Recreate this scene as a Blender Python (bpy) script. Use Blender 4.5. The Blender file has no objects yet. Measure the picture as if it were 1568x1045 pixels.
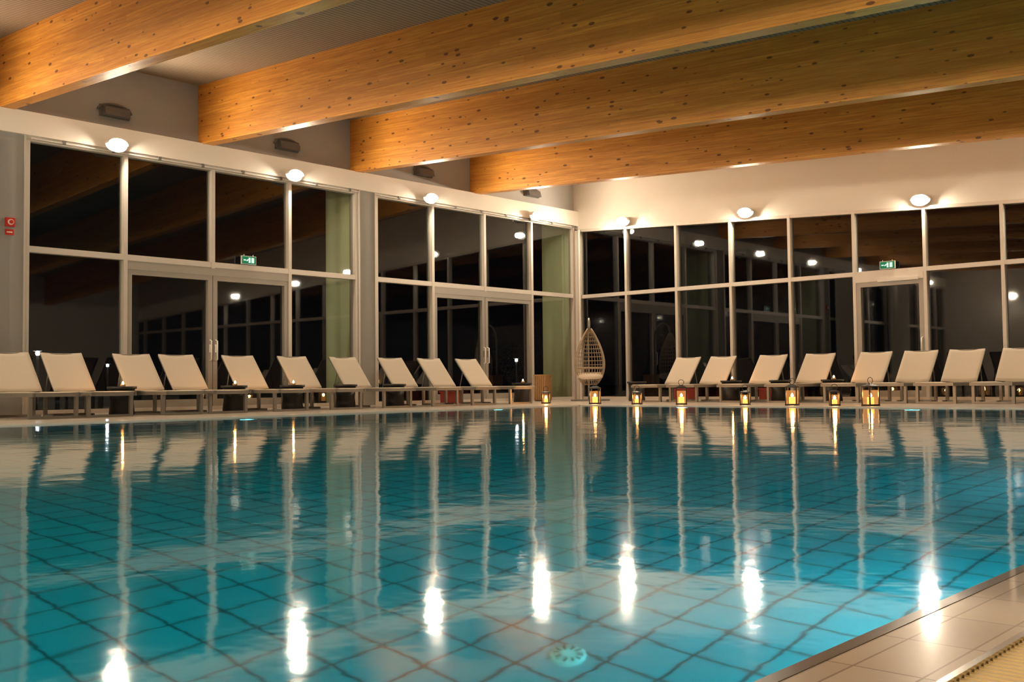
import bpy, math, random
from mathutils import Vector, Matrix, Euler
random.seed(4)
S = bpy.context.scene
COL = S.collection
S.view_settings.view_transform = 'Standard'
S.view_settings.look = 'None'
S.view_settings.exposure = 0.12
SL = 0.055            # roof slope (drops towards +X)
XL, XR, YB, YF = -17.0, 6.0, -5.0, 21.0

# ------------------------------------------------------------------ materials
def newmat(name):
    m = bpy.data.materials.new(name); m.use_nodes = True
    nt = m.node_tree
    for n in list(nt.nodes):
        if n.type != 'OUTPUT_MATERIAL': nt.nodes.remove(n)
    out = [n for n in nt.nodes if n.type == 'OUTPUT_MATERIAL'][0]
    return m, nt, out
def N(nt, typ, **kw):
    n = nt.nodes.new(typ)
    for k, v in kw.items():
        if k in n.inputs: n.inputs[k].default_value = v
        else: setattr(n, k, v)
    return n
def math_(nt, op, a, b=None):
    n = nt.nodes.new('ShaderNodeMath'); n.operation = op
    for i, v in enumerate((a, b)):
        if v is None: continue
        if isinstance(v, (int, float)): n.inputs[i].default_value = v
        else: nt.links.new(v, n.inputs[i])
    return n.outputs[0]
def mixc(nt, fac, a, b, mode='MIX'):
    n = nt.nodes.new('ShaderNodeMix'); n.data_type = 'RGBA'; n.blend_type = mode
    for i, v in ((0, fac), (6, a), (7, b)):
        if isinstance(v, (int, float)): n.inputs[i].default_value = v
        elif isinstance(v, tuple): n.inputs[i].default_value = (*v, 1)[:4]
        else: nt.links.new(v, n.inputs[i])
    return n.outputs[2]
def simple(name, col, rough=0.6, metal=0.0, var=0.12, scale=6, bump=0.0, coat=0.0, spec=0.5):
    m, nt, out = newmat(name)
    p = N(nt, 'ShaderNodeBsdfPrincipled', Roughness=rough, Metallic=metal)
    p.inputs['Coat Weight'].default_value = coat
    p.inputs['Specular IOR Level'].default_value = spec
    tc = N(nt, 'ShaderNodeTexCoord')
    nz = N(nt, 'ShaderNodeTexNoise', Scale=scale, Detail=5.0)
    nt.links.new(tc.outputs['Object'], nz.inputs['Vector'])
    dark = tuple(c * (1 - var) for c in col); lite = tuple(min(1, c * (1 + var)) for c in col)
    c = mixc(nt, nz.outputs['Fac'], dark, lite)
    nt.links.new(c, p.inputs['Base Color'])
    if bump:
        b = N(nt, 'ShaderNodeBump', Strength=bump, Distance=0.01)
        nt.links.new(nz.outputs['Fac'], b.inputs['Height'])
        nt.links.new(b.outputs['Normal'], p.inputs['Normal'])
    nt.links.new(p.outputs[0], out.inputs[0])
    return m
def emis(name, col, strength):
    m, nt, out = newmat(name)
    e = N(nt, 'ShaderNodeEmission', Color=(*col, 1), Strength=strength)
    nt.links.new(e.outputs[0], out.inputs[0]); return m
def pane():
    m, nt, out = newmat('glowing_lantern_glass')
    e = N(nt, 'ShaderNodeEmission', Color=(1.0, 0.38, 0.09, 1), Strength=1.0)  # amber emission paints the candle's glow into the panes
    t = N(nt, 'ShaderNodeBsdfTransparent'); mx = N(nt, 'ShaderNodeMixShader'); mx.inputs[0].default_value = 0.3
    nt.links.new(t.outputs[0], mx.inputs[1]); nt.links.new(e.outputs[0], mx.inputs[2]); nt.links.new(mx.outputs[0], out.inputs[0]); return m
def waxmat():
    m, nt, out = newmat('glowing_candle_wax')
    p = N(nt, 'ShaderNodeBsdfPrincipled', Roughness=0.5)
    p.inputs['Base Color'].default_value = (0.85, 0.6, 0.3, 1)
    p.inputs['Emission Color'].default_value = (1.0, 0.34, 0.06, 1); p.inputs['Emission Strength'].default_value = 2.5
    nt.links.new(p.outputs[0], out.inputs[0]); return m
def tilemat(name, col, grout, sx, sy, rough, gw=0.006, coat=0.0, var=0.1, vert=False, bump=0.3):
    m, nt, out = newmat(name)
    tc = N(nt, 'ShaderNodeTexCoord'); sp = N(nt, 'ShaderNodeSeparateXYZ')
    nt.links.new(tc.outputs['Object'], sp.inputs[0])
    a, b = sp.outputs[0], sp.outputs[1]
    if vert:
        a = math_(nt, 'ADD', a, b); b = sp.outputs[2]
    masks = []; ids = []
    for v, s in ((a, sx), (b, sy)):
        q = math_(nt, 'DIVIDE', math_(nt, 'ADD', v, 100.0), s)
        fr = math_(nt, 'FRACT', q); ids.append(math_(nt, 'FLOOR', q))
        d = math_(nt, 'MINIMUM', fr, math_(nt, 'SUBTRACT', 1.0, fr))
        d = math_(nt, 'MULTIPLY', d, s)
        masks.append(math_(nt, 'LESS_THAN', d, gw / 2))
    g = math_(nt, 'MAXIMUM', masks[0], masks[1])
    cb = N(nt, 'ShaderNodeCombineXYZ'); nt.links.new(ids[0], cb.inputs[0]); nt.links.new(ids[1], cb.inputs[1])
    wn = N(nt, 'ShaderNodeTexWhiteNoise'); nt.links.new(cb.outputs[0], wn.inputs['Vector'])
    dark = tuple(c * (1 - var) for c in col); lite = tuple(min(1, c * (1 + var)) for c in col)
    c = mixc(nt, wn.outputs['Value'], dark, lite)
    c = mixc(nt, g, c, grout)
    p = N(nt, 'ShaderNodeBsdfPrincipled', Roughness=rough)
    p.inputs['Coat Weight'].default_value = coat; p.inputs['Coat Roughness'].default_value = 0.06
    nt.links.new(c, p.inputs['Base Color'])
    bm = N(nt, 'ShaderNodeBump', Strength=bump, Distance=0.003); bm.invert = True
    nt.links.new(g, bm.inputs['Height']); nt.links.new(bm.outputs[0], p.inputs['Normal'])
    nt.links.new(p.outputs[0], out.inputs[0]); return m

def wood_mat():
    m, nt, out = newmat('glulam_wood')
    tc = N(nt, 'ShaderNodeTexCoord')
    oi = N(nt, 'ShaderNodeObjectInfo')
    off = N(nt, 'ShaderNodeCombineXYZ'); nt.links.new(math_(nt, 'MULTIPLY', oi.outputs['Random'], 37.0), off.inputs[0])
    ad = N(nt, 'ShaderNodeVectorMath', operation='ADD'); nt.links.new(tc.outputs['Object'], ad.inputs[0]); nt.links.new(off.outputs[0], ad.inputs[1])
    V = ad.outputs[0]
    mp = N(nt, 'ShaderNodeMapping'); mp.inputs['Scale'].default_value = (0.6, 9, 15)
    nt.links.new(V, mp.inputs[0])
    nz = N(nt, 'ShaderNodeTexNoise', Scale=2.2, Detail=8.0, Roughness=0.7)
    nt.links.new(mp.outputs[0], nz.inputs['Vector'])
    cr = N(nt, 'ShaderNodeValToRGB')
    cr.color_ramp.elements[0].position = 0.32; cr.color_ramp.elements[0].color = (0.52, 0.18, 0.018, 1)
    cr.color_ramp.elements[1].position = 0.68; cr.color_ramp.elements[1].color = (0.90, 0.42, 0.065, 1)
    nt.links.new(nz.outputs['Fac'], cr.inputs[0])
    sp = N(nt, 'ShaderNodeSeparateXYZ'); nt.links.new(V, sp.inputs[0])
    q = math_(nt, 'DIVIDE', math_(nt, 'ADD', sp.outputs[2], 10.0), 0.092)
    fl = math_(nt, 'FLOOR', q); fr = math_(nt, 'FRACT', q)
    bx = math_(nt, 'FLOOR', math_(nt, 'ADD', math_(nt, 'DIVIDE', sp.outputs[0], 4.0), math_(nt, 'MULTIPLY', fl, 0.37)))
    cb = N(nt, 'ShaderNodeCombineXYZ'); nt.links.new(fl, cb.inputs[0]); nt.links.new(bx, cb.inputs[1])
    wn = N(nt, 'ShaderNodeTexWhiteNoise'); nt.links.new(cb.outputs[0], wn.inputs['Vector'])
    c = mixc(nt, math_(nt, 'MULTIPLY', wn.outputs['Value'], 0.5), cr.outputs[0], (0.47, 0.16, 0.014))
    line = math_(nt, 'LESS_THAN', fr, 0.06)
    c = mixc(nt, math_(nt, 'MULTIPLY', line, 0.45), c, (0.24, 0.075, 0.008))
    # knots: small dark ovals, varying size
    mk = N(nt, 'ShaderNodeMapping'); mk.inputs['Scale'].default_value = (4.2, 5, 10.5)
    nt.links.new(V, mk.inputs[0])
    vo = N(nt, 'ShaderNodeTexVoronoi', Scale=1.0); nt.links.new(mk.outputs[0], vo.inputs['Vector'])
    sc = N(nt, 'ShaderNodeSeparateColor'); nt.links.new(vo.outputs['Color'], sc.inputs[0])
    thr = math_(nt, 'MULTIPLY', sc.outputs[0], 0.27)
    dd = math_(nt, 'SUBTRACT', thr, vo.outputs['Distance'])
    k = N(nt, 'ShaderNodeMapRange'); k.inputs[1].default_value = 0.0; k.inputs[2].default_value = 0.06
    k.inputs[3].default_value = 0.0; k.inputs[4].default_value = 0.85
    nt.links.new(dd, k.inputs[0])
    c = mixc(nt, k.outputs[0], c, (0.10, 0.026, 0.004))
    p = N(nt, 'ShaderNodeBsdfPrincipled', Roughness=0.5)
    nt.links.new(c, p.inputs['Base Color']); nt.links.new(p.outputs[0], out.inputs[0]); return m

def glass_mat():
    m, nt, out = newmat('window_glass')
    ge = N(nt, 'ShaderNodeNewGeometry')
    ior = N(nt, 'ShaderNodeMapRange'); ior.inputs[3].default_value = 1.7; ior.inputs[4].default_value = 1/1.7
    nt.links.new(ge.outputs['Backfacing'], ior.inputs[0])
    fz = N(nt, 'ShaderNodeFresnel'); nt.links.new(ior.outputs[0], fz.inputs['IOR'])
    t = N(nt, 'ShaderNodeBsdfTransparent', Color=(0.78, 0.80, 0.74, 1))
    g = N(nt, 'ShaderNodeBsdfGlossy', Roughness=0.02, Color=(0.90, 0.93, 0.95, 1))
    mx = N(nt, 'ShaderNodeMixShader')
    nt.links.new(fz.outputs[0], mx.inputs[0]); nt.links.new(t.outputs[0], mx.inputs[1]); nt.links.new(g.outputs[0], mx.inputs[2])
    nt.links.new(mx.outputs[0], out.inputs[0]); return m

def water_mat():
    m, nt, out = newmat('pool_water')
    p = N(nt, 'ShaderNodeBsdfPrincipled', Roughness=0.06, IOR=1.30)
    p.inputs['Base Color'].default_value = (0.02, 0.80, 0.88, 1)
    p.inputs['Transmission Weight'].default_value = 1.0
    tc = N(nt, 'ShaderNodeTexCoord')
    n1 = N(nt, 'ShaderNodeTexNoise', Scale=1.3, Detail=2.0); n2 = N(nt, 'ShaderNodeTexNoise', Scale=8.0, Detail=2.0)
    nt.links.new(tc.outputs['Object'], n1.inputs['Vector']); nt.links.new(tc.outputs['Object'], n2.inputs['Vector'])
    h = math_(nt, 'ADD', n1.outputs['Fac'], math_(nt, 'MULTIPLY', n2.outputs['Fac'], 0.15))
    b = N(nt, 'ShaderNodeBump', Strength=1.0, Distance=0.0048)
    nt.links.new(h, b.inputs['Height']); nt.links.new(b.outputs[0], p.inputs['Normal'])
    nt.links.new(p.outputs[0], out.inputs[0]); return m

def ceiling_mat():
    m, nt, out = newmat('ribbed_ceiling')
    tc = N(nt, 'ShaderNodeTexCoord'); sp = N(nt, 'ShaderNodeSeparateXYZ'); nt.links.new(tc.outputs['Object'], sp.inputs[0])
    fr = math_(nt, 'FRACT', math_(nt, 'DIVIDE', math_(nt, 'ADD', sp.outputs[0], 100.0), 0.085))
    g = math_(nt, 'LESS_THAN', fr, 0.28)
    c = mixc(nt, g, (0.36, 0.27, 0.19), (0.17, 0.12, 0.08))
    p = N(nt, 'ShaderNodeBsdfPrincipled', Roughness=0.7)
    bm = N(nt, 'ShaderNodeBump', Strength=0.6, Distance=0.01); bm.invert = True
    nt.links.new(g, bm.inputs['Height']); nt.links.new(bm.outputs[0], p.inputs['Normal'])
    nt.links.new(c, p.inputs['Base Color']); nt.links.new(p.outputs[0], out.inputs[0]); return m

M = dict(
    wall=simple('warm_white_plaster', (0.74, 0.70, 0.63), 0.8, var=0.04, scale=2, bump=0.05),
    wall_shaded=simple('shaded_white_plaster', (0.44, 0.43, 0.42), 0.8, var=0.04, scale=2, bump=0.05),  # darker white plaster: the unlit upper left wall's shade is in the colour
    band=simple('white_band_paint', (0.88, 0.84, 0.77), 0.7, var=0.03, scale=2, bump=0.03),
    fin=simple('pale_green_render', (0.74, 0.82, 0.57), 0.85, var=0.06, scale=3, bump=0.1),
    conc=simple('grey_column_paint', (0.31, 0.30, 0.28), 0.7, var=0.06, scale=2, bump=0.05),
    alu=simple('mullion_aluminium', (0.60, 0.55, 0.49), 0.4, metal=0.2, var=0.05),
    alud=simple('door_frame_aluminium', (0.36, 0.33, 0.29), 0.45, metal=0.3, var=0.05),
    steel=simple('brushed_steel', (0.7, 0.69, 0.66), 0.25, metal=1.0, var=0.05),
    frame=simple('lounger_frame_metal', (0.24, 0.22, 0.19), 0.4, metal=0.5, var=0.05),
    sling=simple('cream_sling_fabric', (0.58, 0.51, 0.41), 0.85, var=0.05, scale=60, bump=0.1),
    black=simple('black_rattan', (0.018, 0.016, 0.015), 0.5, var=0.3, scale=40, bump=0.3),
    blk=simple('black_metal', (0.02, 0.018, 0.016), 0.4, metal=0.4),
    wicker=simple('natural_wicker', (0.36, 0.28, 0.19), 0.7, var=0.25, scale=40),
    cushion=simple('white_cushion', (0.8, 0.72, 0.6), 0.9, var=0.04),
    white=simple('white_plastic', (0.8, 0.78, 0.74), 0.35, var=0.02),
    grey=simple('grey_plastic', (0.16, 0.15, 0.145), 0.5),
    red=simple('red_plastic', (0.6, 0.03, 0.02), 0.35),
    redd=simple('dark_red_plastic', (0.28, 0.03, 0.02), 0.45),
    crate=simple('bin_wood', (0.36, 0.2, 0.08), 0.6, var=0.25, scale=12),
    wood=wood_mat(), glass=glass_mat(), water=water_mat(), ceil=ceiling_mat(),
    deck=tilemat('deck_tiles', (0.60, 0.53, 0.44), (0.3, 0.25, 0.2), 0.3, 0.3, 0.35, coat=0.3),
    ledge=tilemat('wet_edge_tiles', (0.46, 0.40, 0.33), (0.20, 0.15, 0.11), 0.1025, 0.205, 0.3, coat=1.0, gw=0.004),
    rim=simple('pale_pool_rim', (0.78, 0.72, 0.63), 0.3, var=0.06, coat=0.4),
    darkt=simple('dark_edge_tile', (0.03, 0.02, 0.015), 0.3, coat=0.5),
    pool=tilemat('turquoise_pool_tiles', (0.0, 0.35, 0.43), (0.0, 0.02, 0.03), 0.2, 0.2, 0.5, gw=0.012, var=0.06),
    poolw=tilemat('turquoise_wall_tiles', (0.0, 0.35, 0.43), (0.0, 0.02, 0.03), 0.2, 0.2, 0.5, gw=0.012, var=0.06, vert=True),
    grate=simple('yellow_grating_plastic', (0.62, 0.47, 0.22), 0.45, var=0.1),
    ground=simple('night_paving', (0.05, 0.05, 0.047), 0.9, var=0.4, scale=1.0),
    wax=waxmat(), pane=pane(),
    flame=emis('candle_flame', (1.0, 0.45, 0.11), 150),
    lens=emis('floodlight_lens', (1.0, 0.84, 0.62), 620),
    street=emis('street_lamp_glow', (0.75, 0.85, 1.0), 120),
    green=emis('exit_sign_green', (0.05, 0.35, 0.15), 0.5),
    signw=emis('exit_sign_white', (0.8, 1.0, 0.85), 0.9),
    uw=emis('underwater_lens', (0.6, 0.95, 1.0), 0.4),
    curtain=simple('sheer_curtain', (0.7, 0.67, 0.6), 0.9, var=0.05),
    inlet=simple('inlet_white_plastic', (0.9, 0.8, 0.8), 0.4, var=0.01),
)

# ------------------------------------------------------------------ mesh builder
class MB:
    def __init__(s): s.v = []; s.f = []; s.m = []; s.sm = []; s.mats = []
    def mi(s, k):
        if k not in s.mats: s.mats.append(k)
        return s.mats.index(k)
    def add(s, vs, fs, mat, smooth=False):
        o = len(s.v); s.v += [tuple(v) for v in vs]; i = s.mi(mat)
        for f in fs: s.f.append([a + o for a in f]); s.m.append(i); s.sm.append(smooth)
    def box(s, lo, hi, mat, rot=None, piv=None):
        x0, y0, z0 = lo; x1, y1, z1 = hi
        vs = [Vector(p) for p in ((x0,y0,z0),(x1,y0,z0),(x1,y1,z0),(x0,y1,z0),(x0,y0,z1),(x1,y0,z1),(x1,y1,z1),(x0,y1,z1))]
        if rot is not None:
            pv = Vector(piv) if piv else sum(vs, Vector()) / 8
            R = Euler(rot).to_matrix(); vs = [R @ (v - pv) + pv for v in vs]
        s.add(vs, [(0,3,2,1),(4,5,6,7),(0,1,5,4),(1,2,6,5),(2,3,7,6),(3,0,4,7)], mat)
    def prism(s, pts, y0, y1, mat):   # polygon in XZ extruded in Y
        n = len(pts)
        vs = [(x, y0, z) for x, z in pts] + [(x, y1, z) for x, z in pts]
        fs = [tuple(range(n)), tuple(range(2*n-1, n-1, -1))] + [((i+1) % n, i, i+n, (i+1) % n + n) for i in range(n)]
        s.add(vs, fs, mat)
    def cyl(s, p0, p1, r0, mat, r1=None, n=16, smooth=True):
        r1 = r0 if r1 is None else r1
        p0 = Vector(p0); p1 = Vector(p1); d = (p1 - p0).normalized()
        a = d.orthogonal().normalized(); b = d.cross(a)
        vs = []
        for p, r in ((p0, r0), (p1, r1)):
            for i in range(n):
                t = 2*math.pi*i/n; vs.append(p + a*math.cos(t)*r + b*math.sin(t)*r)
        s.add(vs, [(i, (i+1) % n, (i+1) % n + n, i+n) for i in range(n)], mat, smooth)
        s.add(vs[:n], [tuple(range(n-1, -1, -1))], mat); s.add(vs[n:], [tuple(range(n))], mat)
    def tube(s, pts, r, mat, n=8, closed=False):
        P = [Vector(p) for p in pts]; m = len(P); vs = []
        ref = None
        for i, p in enumerate(P):
            if closed: d = P[(i+1) % m] - P[i-1]
            else: d = P[min(i+1, m-1)] - P[max(i-1, 0)]
            d.normalize()
            a = d.orthogonal().normalized() if ref is None else (ref - d*ref.dot(d)).normalized()
            ref = a; b = d.cross(a)
            for k in range(n):
                t = 2*math.pi*k/n; vs.append(p + a*math.cos(t)*r + b*math.sin(t)*r)
        fs = []
        for i in range(m if closed else m-1):
            j = (i+1) % m
            for k in range(n): fs.append((i*n+k, i*n+(k+1) % n, j*n+(k+1) % n, j*n+k))
        if not closed: fs += [tuple(range(n-1, -1, -1)), tuple((m-1)*n+k for k in range(n))]
        s.add(vs, fs, mat, True)
    def lathe(s, prof, c, mat, n=24):
        vs = []
        for r, z in prof:
            for i in range(n):
                t = 2*math.pi*i/n; vs.append((c[0]+r*math.cos(t), c[1]+r*math.sin(t), c[2]+z))
        fs = []
        for j in range(len(prof)-1):
            for i in range(n): fs.append((j*n+i, j*n+(i+1) % n, (j+1)*n+(i+1) % n, (j+1)*n+i))
        s.add(vs, fs, mat, True)
    def ellipsoid(s, c, r, mat, n=16, m=8):
        vs = []; fs = []
        for j in range(m+1):
            p = math.pi*j/m
            for i in range(n):
                t = 2*math.pi*i/n
                vs.append((c[0]+r[0]*math.sin(p)*math.cos(t), c[1]+r[1]*math.sin(p)*math.sin(t), c[2]+r[2]*math.cos(p)))
        for j in range(m):
            for i in range(n): fs.append((j*n+i, (j+1)*n+i, (j+1)*n+(i+1) % n, j*n+(i+1) % n))
        s.add(vs, fs, mat, True)
    def mesh(s, name):
        me = bpy.data.meshes.new(name); me.from_pydata(s.v, [], s.f)
        for k in s.mats: me.materials.append(M[k])
        me.polygons.foreach_set('material_index', s.m); me.polygons.foreach_set('use_smooth', s.sm)
        me.update(); return me
    def obj(s, name, loc=(0,0,0), rot=(0,0,0)):
        return place(s.mesh(name), name, loc, rot)
def place(me, name, loc=(0,0,0), rot=(0,0,0)):
    o = bpy.data.objects.new(name, me); COL.objects.link(o); o.location = loc; o.rotation_euler = rot; return o
def light(kind, name, loc, energy, color, size=0.1, rot=(0,0,0), parent=None):
    d = bpy.data.lights.new(name, kind); d.energy = energy; d.color = color
    if kind == 'AREA': d.shape = 'DISK'; d.size = size
    else: d.shadow_soft_size = size
    if kind == 'SPOT': d.spot_size = math.radians(172); d.spot_blend = 0.5
    o = bpy.data.objects.new(name, d); COL.objects.link(o); o.location = loc; o.rotation_euler = rot
    if parent: o.parent = parent
    return o
WARM = (1.0, 0.78, 0.55)

# ------------------------------------------------------------------ pool geometry
PX0, PX1, PY0, PY1, PD = -12.3, -0.745, -3.0, 15.3, 1.5
b = MB()
b.box((XL-0.2, PY1, -0.3), (XR, YF+0.2, 0), 'deck')
b.box((XL-0.2, YB, -0.3), (XR, PY0, 0), 'deck')
b.box((XL-0.2, PY0, -0.3), (PX0-0.3, PY1, 0), 'deck')
b.box((-0.27, PY0, -0.3), (XR, PY1, 0), 'deck')
b.obj('floor')
b = MB()   # pool shell
b.box((PX0-0.3, PY0-0.3, -PD-0.2), (PX1+0.3, PY1+0.3, -PD), 'pool')
b.box((PX0-0.2, PY0, -PD), (PX0, PY1, -0.05), 'poolw')
b.box((PX1, PY0, -PD), (PX1+0.2, PY1, -0.05), 'poolw')
b.box((PX0, PY1, -PD), (PX1, PY1+0.2, -0.301), 'poolw')
b.box((PX0, PY0-0.2, -PD), (PX1, PY0, -0.301), 'poolw')
b.obj('swimming_pool_basin')
b = MB()
b.box((PX0-0.3, PY0, -0.05), (PX0, PY1, 0.012), 'rim')
b.box((PX0-0.3, PY1, 0.0), (PX1, PY1+0.3, 0.012), 'rim')
b.obj('pool_rim')
b = MB()
b.box((PX1, PY0, -0.05), (PX1+0.026, PY1, 0.001), 'darkt')
b.box((PX1+0.026, PY0, -0.05), (-0.548, PY1, 0.0), 'ledge')
b.box((-0.548, PY0, -0.05), (-0.536, PY1, 0.006), 'steel')
b.obj('wet_pool_edge')
b = MB()
y = 0.0
b.box((-0.536, PY0, -0.05), (-0.27, PY1, -0.03), 'darkt')
for xx in (-0.51, -0.40, -0.30):
    b.box((xx, PY0, -0.03), (xx+0.012, PY1, -0.006), 'grate')
while y < PY1 - 0.03:
    b.box((-0.534, y, -0.025), (-0.272, y+0.011, 0.0), 'grate'); y += 0.02
b.box((-0.27, PY0, -0.03), (-0.262, PY1, 0.004), 'steel')
b.obj('overflow_drain_grate')
b = MB()
b.add([(PX0, PY0, -0.004), (PX1, PY0, -0.004), (PX1, PY1, -0.004), (PX0, PY1, -0.004)], [(0, 1, 2, 3)], 'water')
b.obj('pool_water_surface')
# floor inlet
b = MB()
b.lathe([(0.0, 0.012), (0.03, 0.012), (0.055, 0.008), (0.06, 0.0)], (0, 0, 0), 'inlet', 32)
for i in range(10):
    t = i*math.pi/5
    b.box((0.026, -0.004, 0.009), (0.048, 0.004, 0.0135), 'blk', rot=(0, 0, t), piv=(0, 0, 0.01))
b.obj('pool_floor_inlet', (-2.11, 2.55, -PD))
# underwater lamps
b = MB()
b.cyl((0, 0, 0), (0.03, 0, 0), 0.15, 'steel', n=28); b.cyl((0.03, 0, 0), (0.035, 0, 0), 0.12, 'uw', n=28)
uwm = b.mesh('underwater_light')
def uw(x, y, rz, e):
    o = place(uwm, 'underwater_light', (x, y, -0.75), (0, 0, rz))
    light('AREA', 'lamp', (0.05, 0, 0), e, (0.5, 0.95, 1.0), 0.22, (0, -math.pi/2, 0), o)
for y in (0.5, 3.4, 6.3, 9.2, 12.1): uw(PX1-0.0, y, math.pi, 34)
for y in (2, 8, 13): uw(PX0, y, 0, 3)
for x in (-10, -6, -2.5): uw(x, PY1, -math.pi/2, 4)

# ------------------------------------------------------------------ room shell
zt = lambda x: 4.42 - SL*(x+17)       # top of far glazing
zc = lambda x: 5.97 - SL*(x+17)       # ceiling underside
b = MB()
b.prism([(XL-0.3, zc(XL-0.3)), (XR+0.2, zc(XR+0.2)), (XR+0.2, zc(XR)+0.2), (XL-0.3, zc(XL)+0.25)], YB-0.2, YF+0.2, 'ceil')
b.obj('ceiling')
ang = math.atan(SL)
for i, y in enumerate((-0.6, 2.95, 6.5, 10.06, 13.6, 17.15)):
    b = MB(); L = 23.1
    b.box((0, -0.11, 0), (L, 0.11, 1.1), 'wood')
    b.obj('glulam_beam', (XL-0.05, y+0.11, 4.88), (0, ang, 0))
# far wall upper part
b = MB()
b.prism([(XL-0.2, zt(XL-0.2)), (XR, zt(XR)), (XR, zc(XR)), (XL-0.2, zc(XL-0.2))], YF-0.02, YF+0.2, 'wall')
b.obj('wall_far')
b = MB(); b.box((XL-0.2, YB, 4.88), (XL, YF-0.02, 5.98), 'wall_shaded'); b.obj('wall_left')
b = MB(); b.box((XL-0.2, YB, 4.5), (XL+0.16, YF-0.02, 4.88), 'band'); b.obj('trim_1')
b = MB(); b.box((XR, YB, 0), (XR+0.2, YF, zc(XR)), 'wall'); b.obj('wall_right')
b = MB(); b.prism([(XL-0.2, 0), (XR+0.2, 0), (XR+0.2, zc(XR+0.2)), (XL-0.2, zc(XL-0.2))], YB-0.2, YB, 'wall'); b.obj('wall_back')
for (y0, y1) in ((-0.87, -0.4), (6.46, 6.93), (13.73, 14.2)):
    b = MB(); b.box((XL-0.2, y0, 0), (XL+0.10, y1, 4.5), 'conc')
    b.box((XL+0.10, y0-0.0, 0), (XL+0.12, y0+0.03, 4.5), 'alu'); b.box((XL+0.10, y1-0.03, 0), (XL+0.12, y1, 4.5), 'alu')
    b.obj('concrete_column')
b = MB(); b.box((XL+0.0, YF-0.09, 0), (XL+0.2, YF-0.0, 4.38), 'alu')
b.cyl((XL+0.27, YF-0.14, 0), (XL+0.27, YF-0.14, 4.38), 0.035, 'alu')
b.obj('corner_post')
# blind rail under the band
b = MB()
for (ya, yb_) in ((-0.3, 6.4), (7.0, 13.7), (14.3, 20.8)):
    b.cyl((XL+0.14, ya, 4.455), (XL+0.14, yb_, 4.455), 0.012, 'white', n=8)
    k = ya+0.5
    while k < yb_: b.box((XL+0.12, k, 4.44), (XL+0.16, k+0.05, 4.5), 'grey'); k += 0.85
b.obj('trim_2')
# outside fin walls
for y in (6.55, 13.82, 21.0):
    b = MB(); b.box((XL-1.12, y, -0.05), (XL-0.2, y+0.25, 4.7), 'fin'); b.obj('exterior_fin_wall')

def window_left(n, y0, y1, door=None):
    b = MB(); k = 4; p = (y1-y0)/k; w = 0.035
    b.add([(XL, y0, 0.03), (XL, y1, 0.03), (XL, y1, 4.5), (XL, y0, 4.5)], [(0, 1, 2, 3)], 'glass')
    for i in range(k+1):
        y = min(max(y0+i*p, y0+w), y1-w)
        if door and i == 2:
            b.box((XL-0.05, y-w, 2.6), (XL+0.09, y+w, 4.5), 'alu')
        else: b.box((XL-0.05, y-w, 0), (XL+0.09, y+w, 4.5), 'alu')
    b.box((XL-0.05, y0, 2.62), (XL+0.085, y1, 2.72), 'alu')
    b.box((XL-0.05, y0, 4.42), (XL+0.085, y1, 4.5), 'alu')
    b.box((XL-0.05, y0, 0.0), (XL+0.08, y1, 0.07), 'alu')
    b.obj('window_%d' % n)
    if door:
        d = MB(); ya, yb, ym = y0+p+w, y0+3*p-w, y0+2*p
        d.box((XL-0.03, ya, 2.47), (XL+0.08, yb, 2.62), 'alud')
        for (a, c) in ((ya, ym-0.006), (ym+0.006, yb)):
            d.box((XL-0.02, a, 0.07), (XL+0.07, a+0.09, 2.47), 'alud'); d.box((XL-0.02, c-0.09, 0.07), (XL+0.07, c, 2.47), 'alud')
            d.box((XL-0.02, a+0.09, 2.38), (XL+0.07, c-0.09, 2.47), 'alud'); d.box((XL-0.02, a+0.09, 0.07), (XL+0.07, c-0.09, 0.2), 'alud')
        for yy in (ym-0.06, ym+0.06):
            d.tube([(XL+0.07, yy, 0.9), (XL+0.13, yy, 0.92), (XL+0.13, yy, 1.26), (XL+0.07, yy, 1.28)], 0.014, 'white')
            d.box((XL+0.07, yy-0.02, 1.05), (XL+0.078, yy+0.02, 1.2), 'steel')
        d.obj('door_%d' % door)
window_left(1, 6.93, 13.73, 1)
window_left(2, 14.2, 20.90, 2)
window_left(3, -0.4, 6.46)
window_left(4, YB, -0.87)

b = MB(); X0 = -16.78
b.add([(X0, YF, 0.03), (XR, YF, 0.03), (XR, YF, zt(XR)), (X0, YF, zt(X0))], [(0, 1, 2, 3)], 'glass')
xs = [X0+1.48*i for i in range(16)]
for i, x in enumerate(xs):
    w = 0.032
    b.box((x-w, YF-0.09, 0), (x+w, YF+0.05, zt(x)), 'alu')
b.box((X0, YF-0.085, 2.6), (XR, YF+0.05, 2.69), 'alu')
b.box((X0, YF-0.08, 0), (XR, YF+0.05, 0.07), 'alu')
b.prism([(X0, zt(X0)-0.07), (XR, zt(XR)-0.07), (XR, zt(XR)), (X0, zt(X0))], YF-0.085, YF+0.05, 'alu')
b.obj('window_5')
d = MB(); a, c = xs[5]+0.032, xs[6]-0.032
d.box((a, YF-0.1, 2.46), (c, YF+0.03, 2.6), 'alu')
d.box((a, YF-0.08, 0.07), (a+0.1, YF+0.03, 2.46), 'alud'); d.box((c-0.1, YF-0.08, 0.07), (c, YF+0.03, 2.46), 'alud')
d.box((a+0.1, YF-0.08, 2.36), (c-0.1, YF+0.03, 2.46), 'alud'); d.box((a+0.1, YF-0.08, 0.07), (c-0.1, YF+0.03, 0.2), 'alud')
d.box((a+0.5, YF-0.16, 2.44), (c-0.1, YF-0.1, 2.5), 'white')
d.tube([(c-0.05, YF-0.08, 0.95), (c-0.05, YF-0.14, 0.97), (c-0.05, YF-0.14, 1.25), (c-0.05, YF-0.08, 1.27)], 0.014, 'white')
d.obj('door_3')

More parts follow.
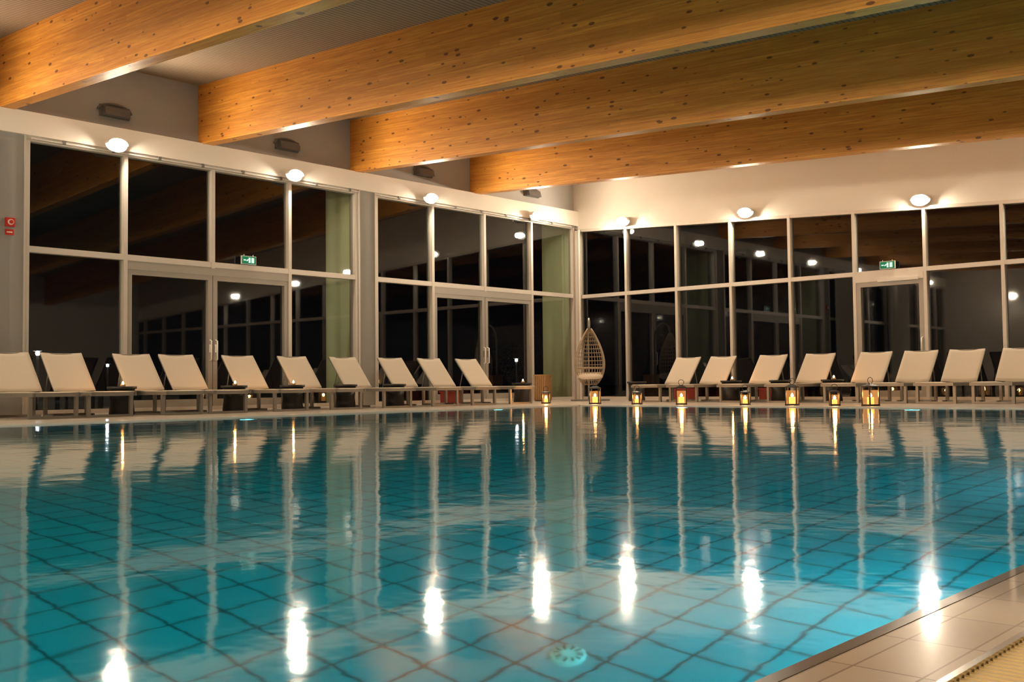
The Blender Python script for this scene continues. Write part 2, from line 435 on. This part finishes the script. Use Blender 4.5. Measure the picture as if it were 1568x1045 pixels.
# ------------------------------------------------------------------ flood lamps
b = MB()
b.box((-0.14, -0.03, 0.05), (-0.01, 0.03, 0.08), 'grey')               # wall arm (fixture faces +x)
b.ellipsoid((-0.012, 0, 0.028), (0.012, 0.195, 0.118), 'white', 24, 12)  # back shell, added to shield the wall and read as glare
hood = []; nh = 14
for i in range(nh+1):
    t = math.pi*i/nh
    hood += [(-0.012, 0.19*math.cos(t), 0.028+0.115*math.sin(t)), (0.07, 0.175*math.cos(t), 0.028+0.10*math.sin(t))]
b.add(hood, [(2*i, 2*i+1, 2*i+3, 2*i+2) for i in range(nh)], 'white', True)   # curved hood, shaped to keep lamp light off the band
b.ellipsoid((0.048, 0, 0.022), (0.045, 0.14, 0.07), 'lens')
fl = b.mesh('flood_lamp')
def flood(x, y, z, rz, e=100):
    o = place(fl, 'flood_lamp', (x, y, z), (0, 0, rz))
    light('SPOT', 'bulb', (0.17, 0, 0.02), e, WARM, 0.07, (0, -math.pi/2, 0), parent=o)
for y in (19.12, 15.6, 11.98, 8.35, 4.7, 1.1, -2.4): flood(XL+0.30, y, 4.51, 0, 70)
for x in (-15.3, -11.87, -7.92, -5.1, -1.5): flood(x, YF-0.16, zt(x)+0.08, -math.pi/2, 75)
for x in (-14, -10, -6, -2, 2): flood(x, YB+0.14, 3.9, math.pi/2, 470)

# unlit wall lights above the band
b = MB()
b.box((0, -0.27, -0.10), (0.04, 0.27, 0.10), 'grey')
b.prism([(0.04, -0.09), (0.17, -0.09), (0.13, 0.05), (0.04, 0.10)], -0.22, 0.22, 'grey')
b.tube([(0.03, 0.30*math.cos(t), 0.13*math.sin(t)) for t in [i*math.pi/14 for i in range(15)]], 0.02, 'grey')
wl = b.mesh('wall_uplight')
for y in (1.3, 4.9, 8.45, 12.0, 15.65, 19.3): place(wl, 'wall_uplight', (XL, y, 5.17))

# exit signs
b = MB()
b.box((-0.03, -0.16, -0.08), (0.0, 0.16, 0.08), 'white'); b.box((0.0, -0.15, -0.07), (0.004, 0.15, 0.07), 'green')
b.box((0.004, -0.01, -0.05), (0.007, 0.03, 0.05), 'signw'); b.box((0.004, -0.06, -0.012), (0.007, -0.01, 0.012), 'signw', rot=(0.6, 0, 0))
b.box((0.004, 0.05, -0.05), (0.007, 0.11, 0.05), 'signw'); b.box((0.004, -0.12, -0.012), (0.007, -0.07, 0.012), 'signw')
b.cyl((-0.015, -0.1, 0.08), (-0.015, -0.1, 0.11), 0.006, 'steel')
b.cyl((-0.015, 0.1, 0.08), (-0.015, 0.1, 0.11), 0.006, 'steel')
es = b.mesh('exit_sign')
place(es, 'exit_sign', (XL+0.12, 11.07, 2.81)); place(es, 'exit_sign', (-8.65, YF-0.12, 2.78), (0, 0, -math.pi/2))
# alarm button
b = MB(); b.box((0, -0.07, -0.07), (0.05, 0.07, 0.07), 'red'); b.cyl((0.05, 0, 0), (0.075, 0, 0), 0.045, 'white')
b.cyl((0.075, 0, 0), (0.09, 0, 0), 0.03, 'red'); b.box((0, -0.065, -0.2), (0.01, 0.065, -0.11), 'red'); b.box((0.01, -0.045, -0.165), (0.012, 0.045, -0.145), 'white')
b.obj('emergency_stop_button', (XL+0.10, 6.68, 3.06))

# ------------------------------------------------------------------ loungers
b = MB(); W = 0.32; zs = 0.36
tb = 0.022
for sgn in (-1, 1):
    y = sgn*W
    b.box((-0.42, y-tb, zs-0.055), (1.25, y+tb, zs), 'frame')
b.box((1.22, -W, zs-0.055), (1.25, W, zs), 'frame'); b.box((-0.42, -W, zs-0.055), (-0.39, W, zs), 'frame')
n = 10
def sheet(p0, p1, sag, hw, th=0.012):
    p0 = Vector(p0); p1 = Vector(p1); d = (p1-p0); nn = Vector((-d.z, 0, d.x)).normalized(); vs = []
    if nn.z < 0: nn = -nn
    for k in (0, 1):
        for i in range(n+1):
            for j in range(n+1):
                u = i/n; v = j/n
                q = p0 + d*u + Vector((0, (v*2-1)*hw, 0)) - nn*(sag*math.sin(math.pi*v)) + nn*(th*k)
                vs.append(q)
    fs = []; o = (n+1)**2
    for i in range(n):
        for j in range(n):
            a = i*(n+1)+j; fs.append((a, a+1, a+n+2, a+n+1)); fs.append((o+a, o+a+n+1, o+a+n+2, o+a+1))
    for i in range(n):
        a = i*(n+1); fs.append((a, a+n+1, o+a+n+1, o+a)); a += n; fs.append((a, o+a, o+a+n+1, a+n+1))
        fs.append((i, o+i, o+i+1, i+1)); e = n*(n+1)+i; fs.append((e, e+1, o+e+1, o+e))
    b.add(vs, fs, 'sling', True)
sheet((0.0, 0, zs), (1.24, 0, zs), 0.02, W-0.005)
sheet((-0.50, 0, 0.97), (0.0, 0, zs+0.02), 0.02, W+0.0)
for sgn in (-1, 1):   # back frame and props
    y = sgn*(W-0.01)
    b.tube([(0.02, y, zs-0.02), (-0.50, y, 0.95)], 0.014, 'frame')
    b.tube([(-0.30, y*0.9, 0.69), (-0.40, y*0.9, zs-0.03)], 0.010, 'frame')
    for x in (-0.30, 1.12):
        b.box((x-0.025, sgn*W-0.024, 0), (x+0.025, sgn*W+0.024, zs-0.055), 'frame')
    b.box((-0.30, sgn*W-0.012, 0.0), (-0.05, sgn*W+0.012, 0.03), 'frame')
b.tube([(-0.505, -W+0.01, 0.955), (-0.505, W-0.01, 0.955)], 0.014, 'frame')
for x in (-0.30, 1.12): b.box((x-0.018, -W, 0.0), (x+0.018, W, 0.035), 'frame')
lm = b.mesh('sun_lounger')
LY = [6.34, 7.16, 8.31, 9.11, 10.31, 11.47, 12.66, 13.87, 14.94, 16.05]
for y in [4.2, 5.1] + LY: place(lm, 'sun_lounger', (-15.6, y, 0), (0, 0, 0))
RX = [-12.84, -11.94, -10.73, -9.67, -8.5, -7.62, -6.77, -5.82]
for x in RX + [-4.9, -3.8, -2.9]: place(lm, 'sun_lounger', (x, 19.4, 0), (0, 0, -math.pi/2))

# side tables + tealights
b = MB()
b.lathe([(0.0, 0.0), (0.17, 0.0), (0.19, 0.02), (0.17, 0.2), (0.19, 0.4), (0.0, 0.4)], (0, 0, 0), 'black')
b.lathe([(0.0, 0.40), (0.215, 0.40), (0.22, 0.412), (0.22, 0.44), (0.21, 0.44), (0.205, 0.42), (0.0, 0.42)], (0, 0, 0), 'black')
tm = b.mesh('side_table')
b = MB()
b.lathe([(0.0, 0.0), (0.035, 0.0), (0.04, 0.01), (0.042, 0.05), (0.038, 0.05), (0.036, 0.012), (0, 0.012)], (0, 0, 0), 'crate')
b.cyl((0, 0, 0.012), (0, 0, 0.045), 0.03, 'wax'); b.lathe([(0, 0.045), (0.013, 0.055), (0.016, 0.07), (0.008, 0.09), (0, 0.1)], (0, 0, 0), 'flame', 10)
tl = b.mesh('tealight_holder')
def table(x, y, lit=True):
    place(tm, 'side_table', (x, y, 0))
    if lit:
        o = place(tl, 'tealight_holder', (x+0.03, y, 0.421)); light('POINT', 'glow', (0, 0, 0.13), 2.5, (1, 0.45, 0.15), 0.012, parent=o)
for y, l in ((7.73, 1), (9.71, 1), (10.89, 1), (12.07, 0), (13.27, 0), (16.95, 1)): table(-15.25, y, l)
for x, l in ((-13.75, 0), (-11.33, 1), (-10.2, 0), (-9.08, 1), (-5.36+1.0, 0)): table(x, 19.15, l)

# lanterns
def lantern_mesh(w, h):
    b = MB(); hw = w/2
    b.box((-hw-0.012, -hw-0.012, 0), (hw+0.012, hw+0.012, 0.03), 'blk'); zt_ = h*0.72
    b.box((-hw-0.012, -hw-0.012, zt_), (hw+0.012, hw+0.012, zt_+0.02), 'blk')
    for sx in (-1, 1):
        for sy in (-1, 1):
            b.box((sx*hw-0.009, sy*hw-0.009, 0.03), (sx*hw+0.009, sy*hw+0.009, zt_), 'blk')
    g = hw-0.002; e = hw-0.01
    for sg in (-1, 1):
        b.add([(-e, sg*g, 0.03), (e, sg*g, 0.03), (e, sg*g, zt_*0.85), (-e, sg*g, zt_*0.85)], [(0, 1, 2, 3)], 'pane')
        b.add([(sg*g, -e, 0.03), (sg*g, e, 0.03), (sg*g, e, zt_*0.85), (sg*g, -e, zt_*0.85)], [(0, 1, 2, 3)], 'pane')
    q = hw+0.008; z1 = h*0.86; r = hw*0.3
    vs = [(-q, -q, zt_+0.02), (q, -q, zt_+0.02), (q, q, zt_+0.02), (-q, q, zt_+0.02), (-r, -r, z1), (r, -r, z1), (r, r, z1), (-r, r, z1)]
    b.add(vs, [(0, 1, 5, 4), (1, 2, 6, 5), (2, 3, 7, 6), (3, 0, 4, 7), (4, 5, 6, 7)], 'blk')
    b.tube([(0.05*math.cos(t), 0, z1+0.05+0.05*math.sin(t)) for t in [i*2*math.pi/16 for i in range(16)]], 0.005, 'blk', 6, True)
    b.cyl((0, 0, 0.03), (0, 0, h*0.34), hw*0.6, 'wax')
    f = h*0.34
    b.lathe([(0, f), (0.020, f+0.015), (0.024, f+0.03), (0.012, f+0.055), (0, f+0.07)], (0, 0, 0), 'flame', 12)
    return b.mesh('candle_lantern'), f
lbig, fb = lantern_mesh(0.18, 0.42)
lsm, fs_ = lantern_mesh(0.14, 0.30)
def lantern(x, y, big=True, rz=0.5):
    o = place(lbig if big else lsm, 'candle_lantern', (x, y, 0), (0, 0, rz))
    light('POINT', 'glow', (0, 0, (fb if big else fs_)+0.05), 14, (1, 0.42, 0.12), 0.03, parent=o)
for x, bg in ((-12.64, 1), (-11.63, 0), (-10.63, 1), (-9.31, 0), (-8.41, 1), (-7.65, 0), (-7.04, 1)):
    lantern(x, 16.2, bg, random.uniform(0.2, 1.2))
lantern(-14.0, 16.3, False)

# ------------------------------------------------------------------ hanging egg chair
b = MB()
b.lathe([(0, 0), (0.46, 0), (0.46, 0.03), (0.0, 0.035)], (0, 0, 0), 'grey', 36)
pole = []
for i in range(25):
    t = i/24
    if t < 0.55: pole.append((-0.42+0.0*t, 0, 0.03+t/0.55*1.45))
    else:
        a = (t-0.55)/0.45*math.pi*0.95; pole.append((-0.42+0.21*(1-math.cos(a)), 0, 1.48+0.42*math.sin(a)**0.8 + 0.10*(a/math.pi)))
b.tube(pole, 0.025, 'frame', 12)
b.tube([pole[-1], (0.0, 0, 1.70)], 0.008, 'steel')
def egg(u, v):  # u azimuth (-pi..pi, 0 = front), v 0..1 bottom->top
    z = 0.38 + 1.32*v
    r = 0.40*math.sin(math.pi*min(1, v*0.92+0.06))**0.6*(1-0.48*v)*1.12
    return Vector((-r*0.85*math.cos(u), r*math.sin(u), z))
span = 2.05
for j in range(15):
    v = j/14
    sp_ = span if v > 0.3 else math.pi*1.0
    pts = [egg(-sp_+2*sp_*i/28, v) for i in range(29)]
    b.tube(pts, 0.009, 'wicker', 5)
for k in range(21):
    u = -span+2*span*k/20
    b.tube([egg(u, j/20) for j in range(21)], 0.008 if 0 < k < 20 else 0.018, 'wicker', 5)
for k in range(12):
    u = span + (2*math.pi-2*span)*k/11
    b.tube([egg(u, j/20*0.3) for j in range(21)], 0.008, 'wicker', 5)
rim = [egg(span+(2*math.pi-2*span)*k/14, 0.3) for k in range(15)]
b.tube(rim, 0.018, 'wicker', 6)
cu = []
for r_, z_ in ((0.0, 0.50), (0.24, 0.50), (0.30, 0.55), (0.31, 0.60), (0.27, 0.655), (0.0, 0.67)): cu.append((r_, z_))
b.lathe(cu, (0.0, 0, 0), 'cushion')
b.obj('hanging_egg_chair', (-15.2, 19.3, 0), (0, 0, math.radians(-48)))

# wooden bin, red crates
b = MB()
for i in range(6):
    for sgn in (-1, 1):
        b.box((-0.15+i*0.052, sgn*0.15-0.01, 0.02), (-0.15+i*0.052+0.042, sgn*0.15+0.01, 0.6), 'crate')
        b.box((sgn*0.15-0.01, -0.15+i*0.052, 0.02), (sgn*0.15+0.01, -0.15+i*0.052+0.042, 0.6), 'crate')
b.box((-0.14, -0.14, 0), (0.14, 0.14, 0.57), 'blk'); b.box((-0.165, -0.165, 0.6), (0.165, -0.13, 0.63), 'crate'); b.box((-0.165, 0.13, 0.6), (0.165, 0.165, 0.63), 'crate')
b.box((-0.165, -0.13, 0.6), (-0.13, 0.13, 0.63), 'crate'); b.box((0.13, -0.13, 0.6), (0.165, 0.13, 0.63), 'crate')
b.obj('wooden_waste_bin', (-16.2, 18.75, 0), (0, 0, 0.2))
b = MB()
b.box((-0.2, -0.14, 0), (0.2, 0.14, 0.02), 'redd')
for sgn in (-1, 1):
    b.box((-0.2, sgn*0.13-0.01, 0.02), (0.2, sgn*0.13+0.01, 0.25), 'redd'); b.box((sgn*0.19-0.01, -0.12, 0.02), (sgn*0.19+0.01, 0.12, 0.25), 'redd')
    b.box((-0.22, sgn*0.15-0.015, 0.24), (0.22, sgn*0.15+0.015, 0.27), 'redd')
rc = b.mesh('red_storage_crate')
place(rc, 'red_storage_crate', (-13.3, 20.4, 0)); place(rc, 'red_storage_crate', (-11.1, 20.4, 0)); place(rc, 'red_storage_crate', (-16.5, 16.0, 0), (0, 0, 1.57))

# curtain (left wall, further along the glazing)
for (ya, yb_) in ((-0.3, 1.6), (4.4, 6.3)):
    b = MB(); vs = []; n2 = 120
    for i in range(n2+1):
        y = ya+(yb_-ya)*i/n2; x = XL+0.28+0.05*math.sin(i*0.75)+0.015*math.sin(i*1.9)
        vs += [(x, y, 0.05), (x, y, 4.3)]
    b.add(vs, [(2*i, 2*i+2, 2*i+3, 2*i+1) for i in range(n2)], 'curtain', True)
    b.cyl((XL+0.28, ya-0.1, 4.33), (XL+0.28, yb_+0.1, 4.33), 0.02, 'steel'); b.obj('curtain')

# ------------------------------------------------------------------ outside
b = MB(); b.box((-120, -60, -0.4), (XL-0.2, 140, -0.06), 'ground'); b.box((XL-0.2, YF+0.2, -0.4), (120, 140, -0.06), 'ground'); b.obj('ground')
b = MB()
b.cyl((0, 0, 0), (0, 0, 1.75), 0.05, 'grey'); b.lathe([(0.0, 1.75), (0.06, 1.76), (0.08, 1.83), (0.06, 1.89), (0.0, 1.91)], (0, 0, 0), 'street'); b.cyl((0, 0, 1.91), (0, 0, 1.95), 0.16, 'grey')
sm = b.mesh('street_lamp')
for p in ((-40, 16.9), (-60, 29.5), (-40, 44), (-60, 50)):
    place(sm, 'street_lamp', (p[0], p[1], -0.06))

w = bpy.data.worlds.new('night_world'); S.world = w; w.use_nodes = True
w.node_tree.nodes['Background'].inputs[0].default_value = (0.05, 0.06, 0.09, 1)
w.node_tree.nodes['Background'].inputs[1].default_value = 0.02

# ------------------------------------------------------------------ camera
cd = bpy.data.cameras.new('camera'); cd.sensor_width = 36; cd.lens = 36*1588/1568; cd.clip_start = 0.05; cd.clip_end = 400
cam = bpy.data.objects.new('camera', cd); COL.objects.link(cam)
R = Matrix.Rotation(math.radians(42.5), 4, 'Z') @ Matrix.Rotation(math.radians(92.36), 4, 'X') @ Matrix.Rotation(math.radians(-0.6), 4, 'Z')
cam.matrix_world = Matrix.Translation((0, 0, 0.42)) @ R
S.camera = cam
